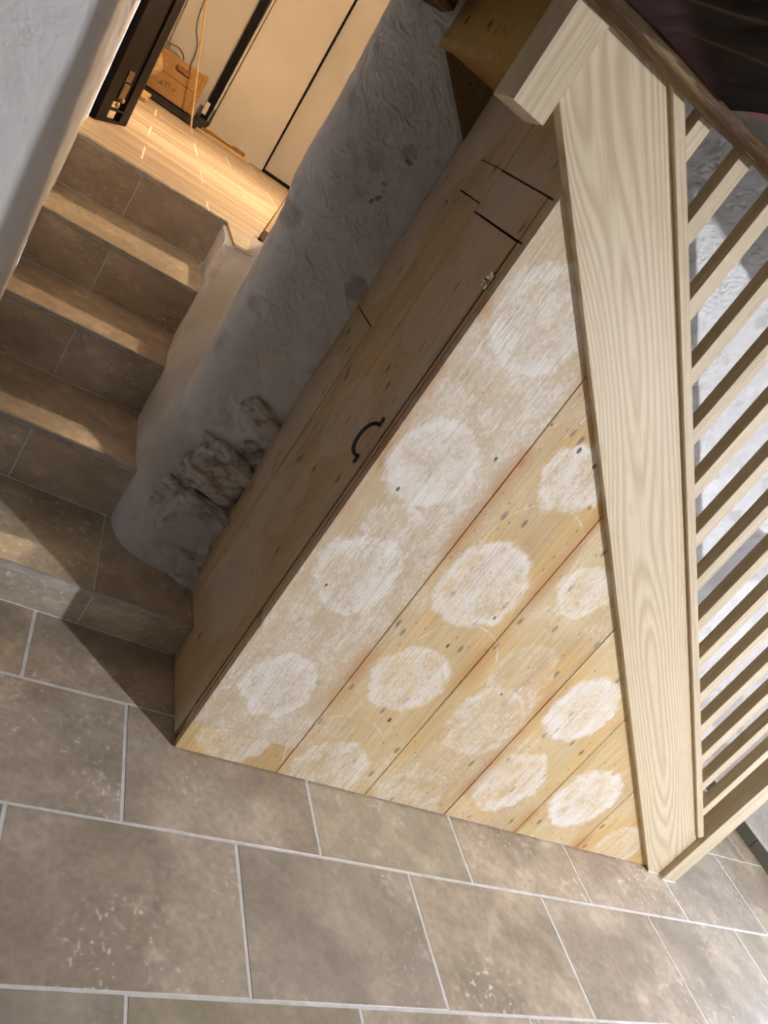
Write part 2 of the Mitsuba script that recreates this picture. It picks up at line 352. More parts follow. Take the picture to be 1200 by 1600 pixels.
mat('mat_oak_slope', proc(oak_slope), rough=0.5, spec=0.3)

# --- dark timber
def joist_fn(p, n, uv):
    a = fbm(p.x * 6, p.y * 2, p.z * 6, octaves=3)
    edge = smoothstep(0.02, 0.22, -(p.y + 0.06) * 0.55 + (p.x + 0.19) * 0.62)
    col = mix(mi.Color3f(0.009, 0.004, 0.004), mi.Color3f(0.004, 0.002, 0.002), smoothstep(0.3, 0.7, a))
    sheen_band = smoothstep(-0.03, 0.04, (p.y + 0.185) * 0.85 - p.x * 0.53 + 0.02 * (a - 0.5))
    col = mix(col, mi.Color3f(0.045, 0.024, 0.028) * (0.7 + 0.6 * a), sheen_band)  # varnish sheen from the lit stairs, painted in as purple
    scr = smoothstep(0.78, 0.82, noise(p.x * 60 + p.y * 25, p.y * 3.0, 2.0)) * smoothstep(0.55, 0.7, noise(p.x * 6, p.y * 6, 7.0))
    return mix(col, mi.Color3f(0.16, 0.09, 0.05), scr * 0.18)
mat('mat_joist', proc(joist_fn), rough=0.55, spec=0.03, bump=(lambda p, n, uv: fbm(p.x * 18, p.y * 6, p.z * 18, octaves=3), 2e-3, 0.012))
def bead_fn(p, n, uv):
    a = fbm(p.x * 4, p.y * 40, p.z * 40, octaves=3)
    col = mix(mi.Color3f(0.145, 0.085, 0.038), mi.Color3f(0.065, 0.036, 0.018), smoothstep(0.35, 0.65, a))
    return mix(col, mi.Color3f(0.40, 0.29, 0.15), smoothstep(0.64, 0.78, fbm(p.x * 12 + 4, p.y * 90, p.z * 90, octaves=3)) * 0.35)
mat('mat_bead', proc(bead_fn), rough=0.5, spec=0.10, bump=(lambda p, n, uv: fbm(p.x * 14, p.y * 50, p.z * 50, octaves=3), 2e-3, 0.010))
mat('mat_dark_wood', proc(lambda p, n, uv: mi.Color3f(0.006, 0.0045, 0.0048) * (0.6 + 0.9 * noise(p.x * 90, p.y * 30, p.z * 3))), rough=0.5, spec=0.05)
mat('mat_black', (0.012, 0.011, 0.011), rough=0.5, spec=0.4)
mat('mat_iron', (0.015, 0.015, 0.016), rough=0.45, spec=0.5)
mat('mat_brass', (0.62, 0.45, 0.20), rough=0.28, spec=0.5, metallic=1.0)
mat('mat_old_brass', (0.20, 0.14, 0.06), rough=0.45, spec=0.5, metallic=1.0)
mat('mat_steel', (0.60, 0.57, 0.50), rough=0.28, spec=0.5, metallic=1.0)
def crate_fn(p, n, uv):
    g = noise(p.x * 5, p.y * 5, p.z * 130)
    col = mix(mi.Color3f(0.30, 0.155, 0.055), mi.Color3f(0.42, 0.245, 0.10), g)
    mark = smoothstep(0.56, 0.62, noise(p.x * 60, p.z * 45, 3.0)) * smoothstep(0.02, 0.03, p.z - 1.19) * (1 - smoothstep(0.06, 0.07, p.z - 1.21)) * smoothstep(-0.80, -0.79, p.x) * (1 - smoothstep(-0.61, -0.60, p.x))
    return mix(col, mi.Color3f(0.10, 0.055, 0.03), mark * 0.6) * (0.8 + 0.35 * fbm(p.x * 4, p.y * 4, p.z * 6))
mat('mat_crate', proc(crate_fn), rough=0.7, spec=0.2)
mat('mat_offcut', proc(lambda p, n, uv: mix(mi.Color3f(0.50, 0.33, 0.15), mi.Color3f(0.64, 0.47, 0.25), noise(p.x * 8, p.y * 60, p.z * 160))), rough=0.65, spec=0.25)
mat('mat_offcut_brown', proc(lambda p, n, uv: mix(mi.Color3f(0.22, 0.12, 0.055), mi.Color3f(0.32, 0.19, 0.09), noise(p.x * 8, p.y * 60, p.z * 160))), rough=0.65, spec=0.25)
mat('mat_kerb', (0.34, 0.24, 0.15), rough=0.7, spec=0.2)
mat('mat_cloth', proc(lambda p, n, uv: mi.Color3f(0.52, 0.37, 0.20) * (0.6 + 0.7 * fbm(p.x * 20, p.y * 20, p.z * 20))), rough=0.9, spec=0.1)
mat('mat_cable', (0.16, 0.14, 0.12), rough=0.5, spec=0.3)
def slab_fn(p, n, uv):
    r = cell_rand(dr.floor((p.x + 9) / 0.70), dr.floor((p.y + 9) / 0.3))
    g = fbm(p.x * 1.6 + r * 0, p.y * 14, 2.0, octaves=3)
    col = mix(mi.Color3f(0.35, 0.27, 0.185), mi.Color3f(0.49, 0.40, 0.295), smoothstep(0.25, 0.75, g))
    return col * (0.9 + 0.2 * noise(p.x * 6, p.y * 60, 1.0))
mat('mat_slab', proc(slab_fn), rough=0.5, spec=0.3)
mat('mat_slab_grout', (0.68, 0.62, 0.52), rough=0.8, spec=0.2)

# ------------------------------------------------------------------ floor of big limestone slabs
struct('floor', 'large limestone slabs with pale joints')
obj('mortar_bed', cbox(-2.62, 3.36, -4.25, 1.2, -0.06, -0.0010, 0.001), 'mat_grout', 'floor')
ROW = 0.4035
ANG = 1.15
ca, sa = math.cos(math.radians(ANG)), math.sin(math.radians(ANG))
JO = {0: -0.448, 1: -0.145, 2: 0.178, 3: -0.118, 4: 0.20, 5: -0.22, 6: 0.1, 7: -0.3, 8: 0.15, 9: -.1, 10: .2}
HUE = {(1, 0): 4, (1, -1): 0}
def floor_tiles():
    for r in range(0, 10):
        v1 = 0.126 + ROW - r * ROW
        v0 = v1 - ROW
        if r == 0:
            v1 = 0.60
        start = JO[r] - 4 * 0.6025
        for k in range(11):
            u0 = start + k * 0.6025
            u1 = u0 + 0.6025
            if u1 < -2.7 or u0 > 3.4:
                continue
            g = 0.0038
            j = [random.uniform(-0.0012, 0.0012) for _ in range(8)]
            q = np.array([[u0 + g + j[0], v0 + g + j[1]], [u1 - g + j[2], v0 + g + j[3]], [u1 - g + j[4], v1 - g + j[5]], [u0 + g + j[6], v1 - g + j[7]]])
            q = np.c_[q[:, 0] * ca - q[:, 1] * sa, q[:, 0] * sa + q[:, 1] * ca]
            m = prism(q, random.uniform(-0.0004, 0.0004), -0.02, 'xy', c=0.0016)
            obj('tile', m, STONES[(r * 7 + k * 3 + (k * k) % 4) % 5], 'floor')
floor_tiles()

# ------------------------------------------------------------------ walls: right part of the rear wall with its jamb
def smooth_path(pts, sigma, step=0.012):
    pts = np.asarray(pts, float)
    d = np.r_[0, np.cumsum(np.linalg.norm(np.diff(pts, axis=0), axis=1))]
    return d, pts

def rear_wall():
    zs = np.r_[np.arange(-0.02, 2.05, 0.014), np.arange(2.05, 3.63, 0.09)]
    xk = np.interp
    # parameter along the path: front part by x, jamb part by y
    xf = np.r_[np.arange(3.36, 0.30, -0.08), np.arange(0.30, -0.28, -0.012)]
    yj = np.r_[np.arange(0.80, 2.46, 0.03), np.arange(2.5, 7.9, 0.2)]
    rows = []
    for z in zs:
        xc = xk(z, [.40, .58, .8, 1.0, 1.25, 1.37, 1.46, 1.72, 1.98, 3.4], [-.33, -.33, -.332, -.336, -.343, -.350, -.366, -.366, -.374, -.376])
        # front part
        fy = np.full(len(xf), 0.75)
        ramp = np.clip((0.04 - xf) / 0.37, 0, 1)
        b = max(0.0, 1 - (z - 0.14) / 0.27)
        fy -= b * (0.165 - 0.125 * ramp) * (xf < 0.3) * np.clip((0.3 - xf) / 0.2, 0, 1)
        front = np.c_[xf, fy]
        t = np.clip((yj - 1.3) / 0.9, 0, 1); t = t * t * (3 - 2 * t)
        x_low = -0.33 + 0.078 * t
        x_high = xc + np.where(yj < 2.4, 0.19 * (yj - 0.75), 0.19 * 1.65 + 0.30 * (yj - 2.4))
        zl = np.where(yj > 1.9, 1.045, 1.045 - 0.48 * (1.9 - yj))
        wd = np.where(yj > 1.9, 0.012, 0.012 + 0.22 * np.clip((1.9 - yj) / 0.8, 0, 1))
        s = np.clip((z - zl + wd) / (2 * wd), 0, 1); s = s * s * (3 - 2 * s)
        jamb = np.c_[np.where(yj < 2.46, x_low * (1 - s) + x_high * s, x_high), yj]
        # rounded corner: blend of a few points
        P = np.vstack([front, jamb])
        rows.append(P)
    P = np.array(rows)
    # round the corner by smoothing along the path near it
    n = len(xf)
    for _ in range(10):
        Q = P.copy()
        lo, hi = n - 9, n + 5
        Q[:, lo:hi] = 0.25 * P[:, lo - 1:hi - 1] + 0.5 * P[:, lo:hi] + 0.25 * P[:, lo + 1:hi + 1]
        P = Q
    Z = np.repeat(zs[:, None], P.shape[1], 1)
    G = np.dstack([P, Z])
    m = grid_mesh(G)
    v = np.array(m.vertices)
    nr = np.array(m.vertex_normals)
    d = 0.020 * (meshkit.fbm(v * 3.2, 3, seed=3) - 0.5) + 0.008 * (meshkit.fbm(v * 13, 3, seed=8) - 0.5)
    rough = np.clip((0.9 - v[:, 2]) / 0.5, 0, 1) * np.clip((0.06 - np.abs(v[:, 0] + 0.10) + 0.12) / 0.12, 0, 1) * (v[:, 1] < 0.9)
    d += rough * 0.045 * (meshkit.fbm(v * 22, 4, seed=12) - 0.5)
    fade = np.clip((v[:, 1] < 2.3) * 1.0 + 0.3, 0, 1)
    nr[:, 2] *= 0.3
    v += nr * (d * fade)[:, None]
    return trimesh.Trimesh(v, m.faces, process=False)
struct('wall_rear', 'lumpy grey plastered wall behind the cupboard and stairs')
obj('plaster', rear_wall(), 'mat_plaster', 'wall_rear', smooth=True)
def rubble(center, size, seed, rot=0.0, amp=0.25, sub=4):
    m = trimesh.creation.icosphere(subdivisions=sub)
    v = np.array(m.vertices)
    # boxy
    v = np.sign(v) * np.abs(v) ** 0.5
    v /= np.abs(v).max()
    f = 1 + amp * (meshkit.fbm(v * 1.7 + seed, 4, seed=seed) - 0.5) * 2 + 0.16 * (meshkit.fbm(v * 7 + seed, 4, seed=seed + 3) - 0.5)
    v = v * f[:, None] * np.array(size) / 2
    m = trimesh.Trimesh(v, m.faces, process=False)
    m.apply_transform(trimesh.transformations.rotation_matrix(rot, [0, 1, 0]))
    m.apply_translation(center)
    return m
obj('stone', rubble((-0.100, 0.770, 0.530), (0.225, 0.16, 0.190), 3, 0.28, 0.2, 5), 'mat_rubble', 'wall_rear', smooth=True)
obj('stone', rubble((-0.075, 0.745, 0.325), (0.25, 0.17, 0.21), 9, 0.12, 0.14, 5), 'mat_limewash_stone', 'wall_rear', smooth=True)
obj('stone', rubble((-0.055, 0.760, 0.765), (0.19, 0.07, 0.085), 15, 0.42, 0.35), 'mat_rubble', 'wall_rear', smooth=True)
obj('stone', rubble((-0.035, 0.700, 0.195), (0.12, 0.17, 0.10), 21, -0.2, 0.30), 'mat_limewash_stone', 'wall_rear', smooth=True)

R_ = np.random.default_rng(5)
for (x_, z_, sx_, sz_, y_) in ((-0.215, 0.415, .07, .05, .756), (-0.235, 0.335, .05, .06, .752), (-0.02, 0.635, .07, .05, .752), (-0.16, 0.235, .07, .05, .700), (-0.10, 0.205, .06, .045, .672), (-0.015, 0.26, .05, .06, .672), (-0.19, 0.63, .05, .03, .757), (-0.055, 0.665, .06, .04, .755), (-0.13, 0.415, .05, .03, .745)):
    obj('stone', rubble((x_, y_, z_), (sx_, 0.05, sz_), int(R_.integers(30, 90)), float(R_.uniform(-.6, .6)), 0.35, 3), 'mat_rubble', 'wall_rear', smooth=True)
def left_wall():
    zs = np.arange(-0.02, 3.64, 0.05)
    front = [(x, 1.06) for x in np.arange(-2.62, -0.99, 0.05)]
    corner = [(-0.985 + 0.055 * math.sin(a), 1.115 - 0.055 * math.cos(a)) for a in np.linspace(0.1, 1.5, 9)]
    jamb = [(-0.928 - 0.046 * (y - 1.12) / 1.12, y) for y in np.arange(1.14, 2.90, 0.04)]
    back = [(-1.00, 2.93), (-1.03, 2.97), (-1.2, 2.98), (-2.4, 3.0)]
    p = np.array(front + corner + jamb + back)
    lean = 0.022 * np.clip((zs - 0.8) / 0.8, -0.6, 1)
    G = np.zeros((len(zs), len(p), 3))
    for i, z in enumerate(zs):
        G[i, :, :2] = p
        G[i, :, 0] -= lean[i] * ((p[:, 0] > -1.1) & (p[:, 1] < 1.6))
        G[i, :, 2] = z
    m = grid_mesh(G[:, ::-1])
    v = np.array(m.vertices); nr = np.array(m.vertex_normals)
    v += nr * (0.012 * (meshkit.fbm(v * 3.5, 3, seed=5) - 0.5) + 0.006 * (meshkit.fbm(v * 11, 2, seed=6) - 0.5))[:, None]
    return trimesh.Trimesh(v, m.faces, process=False)
obj('wall_left', left_wall(), 'mat_whitewash', smooth=True, kind='structure', label='whitewashed plaster wall left of the stone steps')

# outer shell of the lower room
obj('wall_right', cat_mesh(cbox(3.325, 3.42, -0.25, 0.80, -0.05, 3.4, 0.001), cbox(3.325, 3.42, -4.25, -1.35, -0.05, 3.4, 0.001), cbox(3.325, 3.42, -1.35, -0.25, 2.02, 3.4, 0.001)), 'mat_whitewash', kind='structure', label='white plastered wall beyond the foot of the wooden stairs')
obj('wall_front', cbox(-2.72, 3.42, -4.35, -4.25, -0.05, 3.4, 0.001), 'mat_room_wall', kind='structure')
obj('wall_side', cbox(-2.72, -2.60, -4.25, 1.1, -0.05, 3.4, 0.001), 'mat_room_wall', kind='structure')
struct('ceiling', 'plaster ceiling between dark joists')
obj('plaster', cat_mesh(cbox(-2.7, 3.42, -4.3, -0.118, 2.074, 2.20, 0.001), cbox(-2.7, -0.30, -0.118, 1.1, 2.110, 2.20, 0.001)), 'mat_old_ceiling', 'ceiling')
obj('stairwell_top', cat_mesh(cbox(-0.45, 3.42, -0.16, 0.80, 3.35, 3.45, 0.001), cbox(-0.45, 3.42, -0.17, -0.125, 2.115, 3.40, 0.001), cbox(-0.46, -0.42, -0.17, 1.1, 2.06, 3.45, 0.001)), 'mat_white_paint', 'ceiling')
dn = struct('door_1', 'open doorway added in the right wall, outside the view, to let in cool sky light')  # unseen doorway, added so cool sky light enters from the right
obj('frame', cat_mesh(cbox(3.33, 3.41, -0.30, -0.25, 0.0, 2.02, 0.003), cbox(3.33, 3.41, -1.35, -1.30, 0.0, 2.02, 0.003), cbox(3.33, 3.41, -1.30, -0.30, 1.97, 2.02, 0.003)), 'mat_white_paint', dn)
obj('doorstep', cbox(3.325, 4.6, -2.2, 0.6, -0.06, -0.005, 0.002), 'mat_grout', dn)
# stone skirting on the right wall
struct('baseboard_right', 'dark stone skirting along the right wall')
for k in range(3):
    obj('tile', cbox(3.302, 3.327, 0.128 - 0.41 * k + 0.18, 0.535 - 0.41 * k + 0.18, 0.001, 0.070, 0.003), 'mat_skirting_stone', 'baseboard_right')
obj('mortar', cbox(3.306, 3.328, -0.6, 0.70, 0.0685, 0.076, 0.002), 'mat_grout', 'baseboard_right')

# ------------------------------------------------------------------ stone steps up to the next room
ss = thing('stone_steps', 'flight of grey limestone steps climbing through the thick wall to a warmly lit room', 'steps')
YK = [(0.405, -0.012), (0.850, -0.010), (1.290, 0.045), (1.720, 0.045), (2.305, 0.155)]   # y at x=-0.65, dy/dx
ZK = [0.140, 0.362, 0.592, 0.815, 1.050]
XR = [-0.002, -0.290, -0.280, -0.265, -0.232]
XL = [-1.45, -1.10, -1.04, -1.02, -1.05]
JR = [-0.330, -0.672, -0.672, -0.672, -0.672]
JT = [-0.335, -0.70, -0.68, -0.66, -0.67]
def quad_prism(x0, x1, yf, yb, z0, z1, c):
    """tile in plan with slanted front/back lines yf(x), yb(x)"""
    return prism([(x0, yf(x0)), (x1, yf(x1)), (x1, yb(x1)), (x0, yb(x0))], z1, z0, 'xy', c=c)
zp = 0.0
for k in range(5):
    ya, sl = YK[k]
    line = lambda x, o=0.0, ya=ya, sl=sl: ya + sl * (x + 0.65) + o
    z = ZK[k]
    if k < 4:
        yb_, sb = YK[k + 1]
        nxt = lambda x, o=0.0, ya=yb_, sl=sb: ya + sl * (x + 0.65) + o
    else:
        nxt = lambda x, o=0.0: 2.60 + o
    st = obj('step', quad_prism(XL[k], XR[k], lambda x: line(x, 0.0022), lambda x: nxt(x, 0.02), zp - 0.02 if k else -0.02, z - 0.0022, 0.0), 'mat_grout', ss)
    js = [XL[k], JR[k], XR[k]]
    for a, b in zip(js[:-1], js[1:]):
        m = prism([(a + 0.0025, zp + 0.004), (b - 0.0025, zp + 0.004), (b - 0.0025, z - 0.022), (a + 0.0025, z - 0.022)], 0.0, 0.014, 'xz', c=0.0012)
        v = np.array(m.vertices); v[:, 1] += ya + sl * (v[:, 0] + 0.65); m.vertices = v
        obj('riser_tile', m, STONES[(k * 2 + (1 if a == XL[k] else 3)) % 5], st)
    if k < 4:
        js = [XL[k], XR[k]]
        if k == 0:
            js = [XL[k], -0.94, JT[k], XR[k]]
        for a, b in zip(js[:-1], js[1:]):
            m = quad_prism(a + 0.002, b - 0.002, lambda x: line(x, 0.006), lambda x: nxt(x, 0.010), z - 0.02, z, 0.0022)
            obj('tread_tile', m, STONES[(k + (0 if b > -0.5 else 3)) % 5 if k else (0 if b > -0.2 else 3)], st)
    m = quad_prism(XL[k] + .002, XR[k] - .002, lambda x: line(x, -0.002), lambda x: line(x, 0.0065), z - 0.0205, z - 0.0005, 0.0015)
    obj('nosing', m, 'mat_step_edge', st)
    zp = z

# ------------------------------------------------------------------ upper room
struct('floor_upper', 'wood-look floor slabs of the warmly lit upper room')
obj('bed', prism([(-2.4, 2.98), (-1.02, 2.90), (-1.02, 2.27), (-0.235, 2.385), (-0.235, 1.88), (1.75, 1.88), (1.75, 7.8), (-2.4, 7.8)], 1.02, 1.0475, 'xy'), 'mat_slab_grout', 'floor_upper')
YR = [1.90, 2.66, 3.24, 3.88, 4.60, 5.53, 6.38, 7.40, 7.75]
first = prism([(-1.2, 2.24), (-0.24, 2.389), (-0.24, 1.89), (1.7, 1.89), (1.7, 2.655), (-1.2, 2.655)], 0, 1, 'xy')
FR = Polygon([(-1.2, 2.245), (-0.24, 2.392), (-0.24, 1.89), (1.7, 1.89), (1.7, 7.75), (-2.3, 7.75), (-2.3, 2.9), (-1.2, 2.9)])
for r in range(len(YR) - 1):
    off = -0.343 if r % 2 == 0 else -0.700
    g = 0.010 if r < 4 else 0.016
    for k in range(-3, 5):
        x0, x1 = off + 0.70 * k, off + 0.70 * (k + 1)
        q = sbox(x0 + g / 2, YR[r] + 0.001, x1 - g / 2, YR[r + 1] - 0.001).intersection(FR)
        if q.is_empty or q.area < 0.002 or q.geom_type != 'Polygon':
            continue
        obj('slab', prism(q, 1.050, 1.03, 'xy'), 'mat_slab', 'floor_upper')
obj('wall_far', cbox(-1.30, 2.6, 7.66, 7.76, 1.0, 3.5, 0.002), 'mat_cream', kind='structure', label='far cream wall of the upper room')
w = cbox(-0.05, 0.0, 0.0, 3.2, 1.0, 3.5, 0.002); rotz(w, -14.0); w.apply_translation([-1.62, 4.56, 0])
obj('wall_oblique', w, 'mat_cream', kind='structure', label='pale side wall of the upper room, left of the far wall')
obj('wall_near', cat_mesh(cbox(-2.5, -2.4, 2.9, 5.0, 1.0, 3.5, 0.002), cbox(-2.45, -1.60, 4.52, 4.62, 1.0, 3.5, 0.002)), 'mat_cream', kind='structure')
obj('ceiling_upper', cat_mesh(cbox(-2.5, 2.2, 2.6, 7.8, 3.45, 3.55, 0.002), cbox(-1.4, 0.4, 0.98, 2.62, 2.62, 2.72, 0.002), cbox(-2.5, 0.6, 2.58, 2.64, 2.62, 3.5, 0.002)), 'mat_white_paint', kind='structure')
# low dark skirting that runs along the right of the floor
sk = cbox(0, 5.05, 0, 0.022, 1.050, 1.062, 0.002)
ang = math.degrees(math.atan2(7.62 - 2.42, 0.93 + 0.055))
rotz(sk, ang); sk.apply_translation([-0.050, 2.40, 0])
struct('baseboard_upper', 'dark strip along the right edge of the upper floor')
obj('strip', sk, 'mat_dark_wood', 'baseboard_upper')
sk = cbox(0, 5.05, 0, 0.05, 1.050, 1.11, 0.002); rotz(sk, ang); sk.apply_translation([-0.012, 2.40, 0])
obj('board', sk, 'mat_kerb', 'baseboard_upper')
obj('baseboard_far', cbox(0.50, 1.9, 7.60, 7.655, 1.05, 1.085, 0.004), 'mat_dark_wood', kind='structure')

# dark door at the left, ajar
dd = thing('dark_door', 'dark stained panelled door standing ajar at the top of the stone steps', 'door')
def leaf(x0, x1, z0, z1, y0=-0.018, y1=0.018, c=0.003):
    return cbox(x0, x1, y0, y1, z0, z1, c)
DA = math.degrees(math.atan2(0.54, 0.137))
def dput(m):
    rotz(m, DA); m.apply_translation([-0.986, 2.98, 0]); return m
obj('stile', dput(leaf(0, 0.16, 1.052, 3.0)), 'mat_dark_wood', dd)
obj('stile', dput(leaf(0.40, 0.555, 1.052, 3.0)), 'mat_dark_wood', dd)
obj('rail', dput(leaf(0.16, 0.40, 2.86, 3.0)), 'mat_dark_wood', dd)
obj('rail', dput(leaf(0.16, 0.40, 1.052, 1.066)), 'mat_dark_wood', dd)
obj('rail', dput(leaf(0.16, 0.40, 1.118, 1.128)), 'mat_dark_wood', dd)
obj('panel', dput(leaf(0.155, 0.405, 1.165, 2.87, -0.006, 0.008, 0.002)), 'mat_dark_wood', dd)
lk = obj('bolt', dput(leaf(0.22, 0.32, 1.18, 1.27, -0.016, -0.006, 0.003)), 'mat_old_brass', dd, label='old brass bolt plate')
obj('plate', dput(leaf(0.22, 0.32, 1.28, 1.34, -0.012, -0.006, 0.002)), 'mat_old_brass', dd)
for (u, z_) in ((0.27, 1.185), (0.22, 1.155)):
    sp = trimesh.creation.icosphere(subdivisions=2, radius=0.013); sp.apply_translation([u, -0.024, z_])
    obj('knob', dput(sp), 'mat_brass', lk, smooth=True)

# wooden crate on a black case
cr = thing('wooden_crate', 'old brown wooden crate with a hand hole standing on a black case', 'crate')
def cput(m):
    v = np.array(m.vertices); return m
CX0, CX1, CY0, CY1 = -0.885, -0.395, 7.10, 7.42
def cb(x0, x1, y0, y1, z0, z1):
    m = cbox(x0, x1, y0, y1, z0, z1, 0.004)
    return m
fpoly = sbox(CX0, 1.335, CX1, 1.52).difference(Polygon([(-.71 + .03, 1.405)] + [(-0.58 + .032 * math.sin(a), 1.437 - .032 * math.cos(a)) for a in np.linspace(0, math.pi, 9)] + [(-.68 - .032 * math.sin(a), 1.437 + .032 * math.cos(a)) for a in np.linspace(0, math.pi, 9)]).buffer(0))
obj('board', prism(fpoly, CY0, CY0 + 0.022, 'xz'), 'mat_crate', cr)
obj('board', cb(CX0, CX1, CY0 + .001, CY0 + .022, 1.135, 1.33), 'mat_crate', cr)
obj('board', cb(CX0, CX1, CY1 - .02, CY1, 1.135, 1.52), 'mat_crate', cr)
obj('end_board', cb(CX0, CX0 + .02, CY0 + .022, CY1 - .02, 1.135, 1.525), 'mat_crate', cr)
obj('end_board', cb(CX1 - .02, CX1, CY0 + .022, CY1 - .02, 1.135, 1.525), 'mat_crate', cr)
obj('base', cb(CX0 + .02, CX1 - .02, CY0 + .022, CY1 - .02, 1.135, 1.15), 'mat_crate', cr)
obj('batten', cb(CX1 - .045, CX1 - .02, CY0 - .012, CY0, 1.14, 1.535), 'mat_crate', cr)
bc = thing('black_case', 'low black case lying under the wooden crate', 'case')
obj('shell', cbox(-0.86, -0.30, 7.06, 7.46, 1.051, 1.125, 0.012), 'mat_black', bc)
obj('lid_lip', cbox(-0.865, -0.295, 7.055, 7.465, 1.100, 1.112, 0.003), 'mat_black', bc)
# bundle of cloth beside the crate
cl = trimesh.creation.icosphere(subdivisions=4)
v = np.array(cl.vertices); v *= (1 + 0.9 * (meshkit.fbm(v * 1.8 + 5, 4, seed=31) - 0.5))[:, None]
v = v * [0.085, 0.07, 0.12]; v[:, 2] = np.maximum(v[:, 2], -0.10)
cl = trimesh.Trimesh(v + [-0.955, 6.86, 1.300], cl.faces, process=False)
cl.apply_translation([0.055, 0, 0.045])
tb = thing('tool_box', 'small dark box half hidden behind the dark door', 'box')
obj('shell', cbox(-1.06, -0.890, 6.72, 6.98, 1.051, 1.235, 0.008), 'mat_iron', tb)
obj('lid', cbox(-1.065, -0.885, 6.715, 6.985, 1.205, 1.218, 0.003), 'mat_black', tb)
obj('cloth_bundle', cl, 'mat_cloth', smooth=True, label='crumpled tan cloth bundle lying between the dark door and the crate', cat='cloth')
# stacked boards left
for i, (y0, z0, mt, lb) in enumerate(((6.12, 1.051, 'mat_offcut_brown', 'brown floor board lowest in the small stack by the dark door'), (6.16, 1.077, 'mat_offcut', 'pale floor board in the middle of the small stack by the dark door'), (6.24, 1.103, 'mat_offcut', 'pale floor board topmost of the small stack by the dark door'))):
    obj('floor_board', cbox(-1.25, -0.812 + 0.012 * i, y0, y0 + 0.13, z0, z0 + 0.025, 0.003), mt, label=lb, cat='board', group='boards stacked by the dark door')
# leaning stick
obj('wooden_pole', tube([(-0.357, 6.85, 1.060), (-0.50, 6.92, 1.46), (-0.72, 7.03, 2.08), (-0.94, 7.14, 2.70)], 0.011, 8), 'mat_offcut', smooth=True, label='thin pale pole leaning against the far wall in front of the crate', cat='pole')
# offcuts on the floor
for i, (x0, x1, y, z0, h, d, rz, mt, lb) in enumerate((
        (-0.34, 0.10, 7.20, 1.051, 0.020, 0.05, -2, 'mat_offcut', 'pale offcut nearest the pole, lying flat before the white panel'),
        (-0.16, 0.33, 7.30, 1.051, 0.026, 0.05, -1, 'mat_offcut', 'long tan offcut at the front of the pile before the white panel'),
        (-0.24, 0.20, 7.40, 1.051, 0.045, 0.04, 1, 'mat_offcut_brown', 'brown batten standing on edge behind the tan offcuts'),
        (-0.20, 0.12, 7.39, 1.097, 0.022, 0.06, -3, 'mat_offcut', 'short pale offcut lying on top of the pile before the white panel'),
        (-0.02, 0.28, 7.47, 1.051, 0.060, 0.03, 2, 'mat_offcut_brown', 'dark offcut leaning at the foot of the white panel'))):
    m = cbox(x0, x1, y, y + d, z0, z0 + h, 0.003); rotz(m, rz, ((x0 + x1) / 2, y, 0))
    obj('timber_offcut', m, mt, label=lb, cat='offcut', group='offcuts before the white panel')
# white panel door leaning on the far wall and dark post beside it
pn = thing('white_panel', 'tall white door panel standing against the far wall of the upper room', 'panel')
pp = prism([(-0.175, 1.055), (0.520, 1.055), (0.512, 3.15), (-0.135, 3.15)], 7.545, 7.585, 'xz', c=0.003)
obj('face', pp, 'mat_cream', pn)
obj('edge_strip', prism([(-0.205, 1.30), (-0.182, 1.30), (-0.142, 3.15), (-0.165, 3.15)], 7.555, 7.580, 'xz'), 'mat_cream', pn)
dp = thing('dark_post', 'dark upright post between the crate and the white panel', 'post')
obj('post', prism([(-0.285, 1.052), (-0.210, 1.052), (-0.190, 3.2), (-0.265, 3.2)], 7.59, 7.65, 'xz', c=0.003), 'mat_dark_wood', dp)
obj('foot', cbox(-0.33, -0.19, 7.50, 7.585, 1.051, 1.16, 0.006), 'mat_black', dp)
obj('gap_shade_strip', prism([(0.530, 1.08), (0.548, 1.08), (0.548, 3.05), (0.530, 3.05)], 7.60, 7.655, 'xz'), 'mat_dark_wood', label='thin dark upright strip standing in for the shadowed gap along the right edge of the white panel', cat='strip')  # solid dark strip in place of a shadowed gap
obj('gang_box', cbox(-0.300, -0.255, 7.47, 7.497, 1.20, 1.33, 0.004), 'mat_white_paint', label='small white box beside the crate at the foot of the dark post', cat='box')
# cables
def cable(pts, r=0.006, label=None):
    p = np.array(pts, float)
    t = np.linspace(0, 1, len(p)); tt = np.linspace(0, 1, 40)
    from scipy.interpolate import CubicSpline
    obj('cable', tube(CubicSpline(t, p)(tt), r, 6), 'mat_cable', smooth=True, label=label, cat='cable', group='cables on the far wall')
cable([(-0.965, 7.03, 3.0), (-0.970, 7.03, 2.2), (-0.958, 7.05, 1.90), (-0.92, 7.10, 1.74), (-0.895, 7.14, 1.60), (-0.890, 7.20, 1.55)], label='grey cable hanging straight down to the crate from the left wall')
cable([(-0.87, 7.45, 3.0), (-0.875, 7.45, 2.3), (-0.86, 7.46, 1.95), (-0.855, 7.46, 1.70), (-0.86, 7.46, 1.53)], label='grey cable hanging beside the wall corner behind the crate')
cable([(-1.06, 6.70, 1.70), (-0.985, 6.95, 1.60), (-0.86, 7.25, 1.575), (-0.74, 7.47, 1.59), (-0.65, 7.58, 1.50), (-0.63, 7.60, 1.30)], 0.007, label='thicker grey cable arching over the crate')
cable([(-0.72, 7.645, 3.0), (-0.73, 7.645, 2.3), (-0.70, 7.645, 1.9), (-0.62, 7.64, 1.75), (-0.585, 7.64, 1.60), (-0.58, 7.64, 1.3)], label='thin cable running down the far wall right of the crate hand hole')

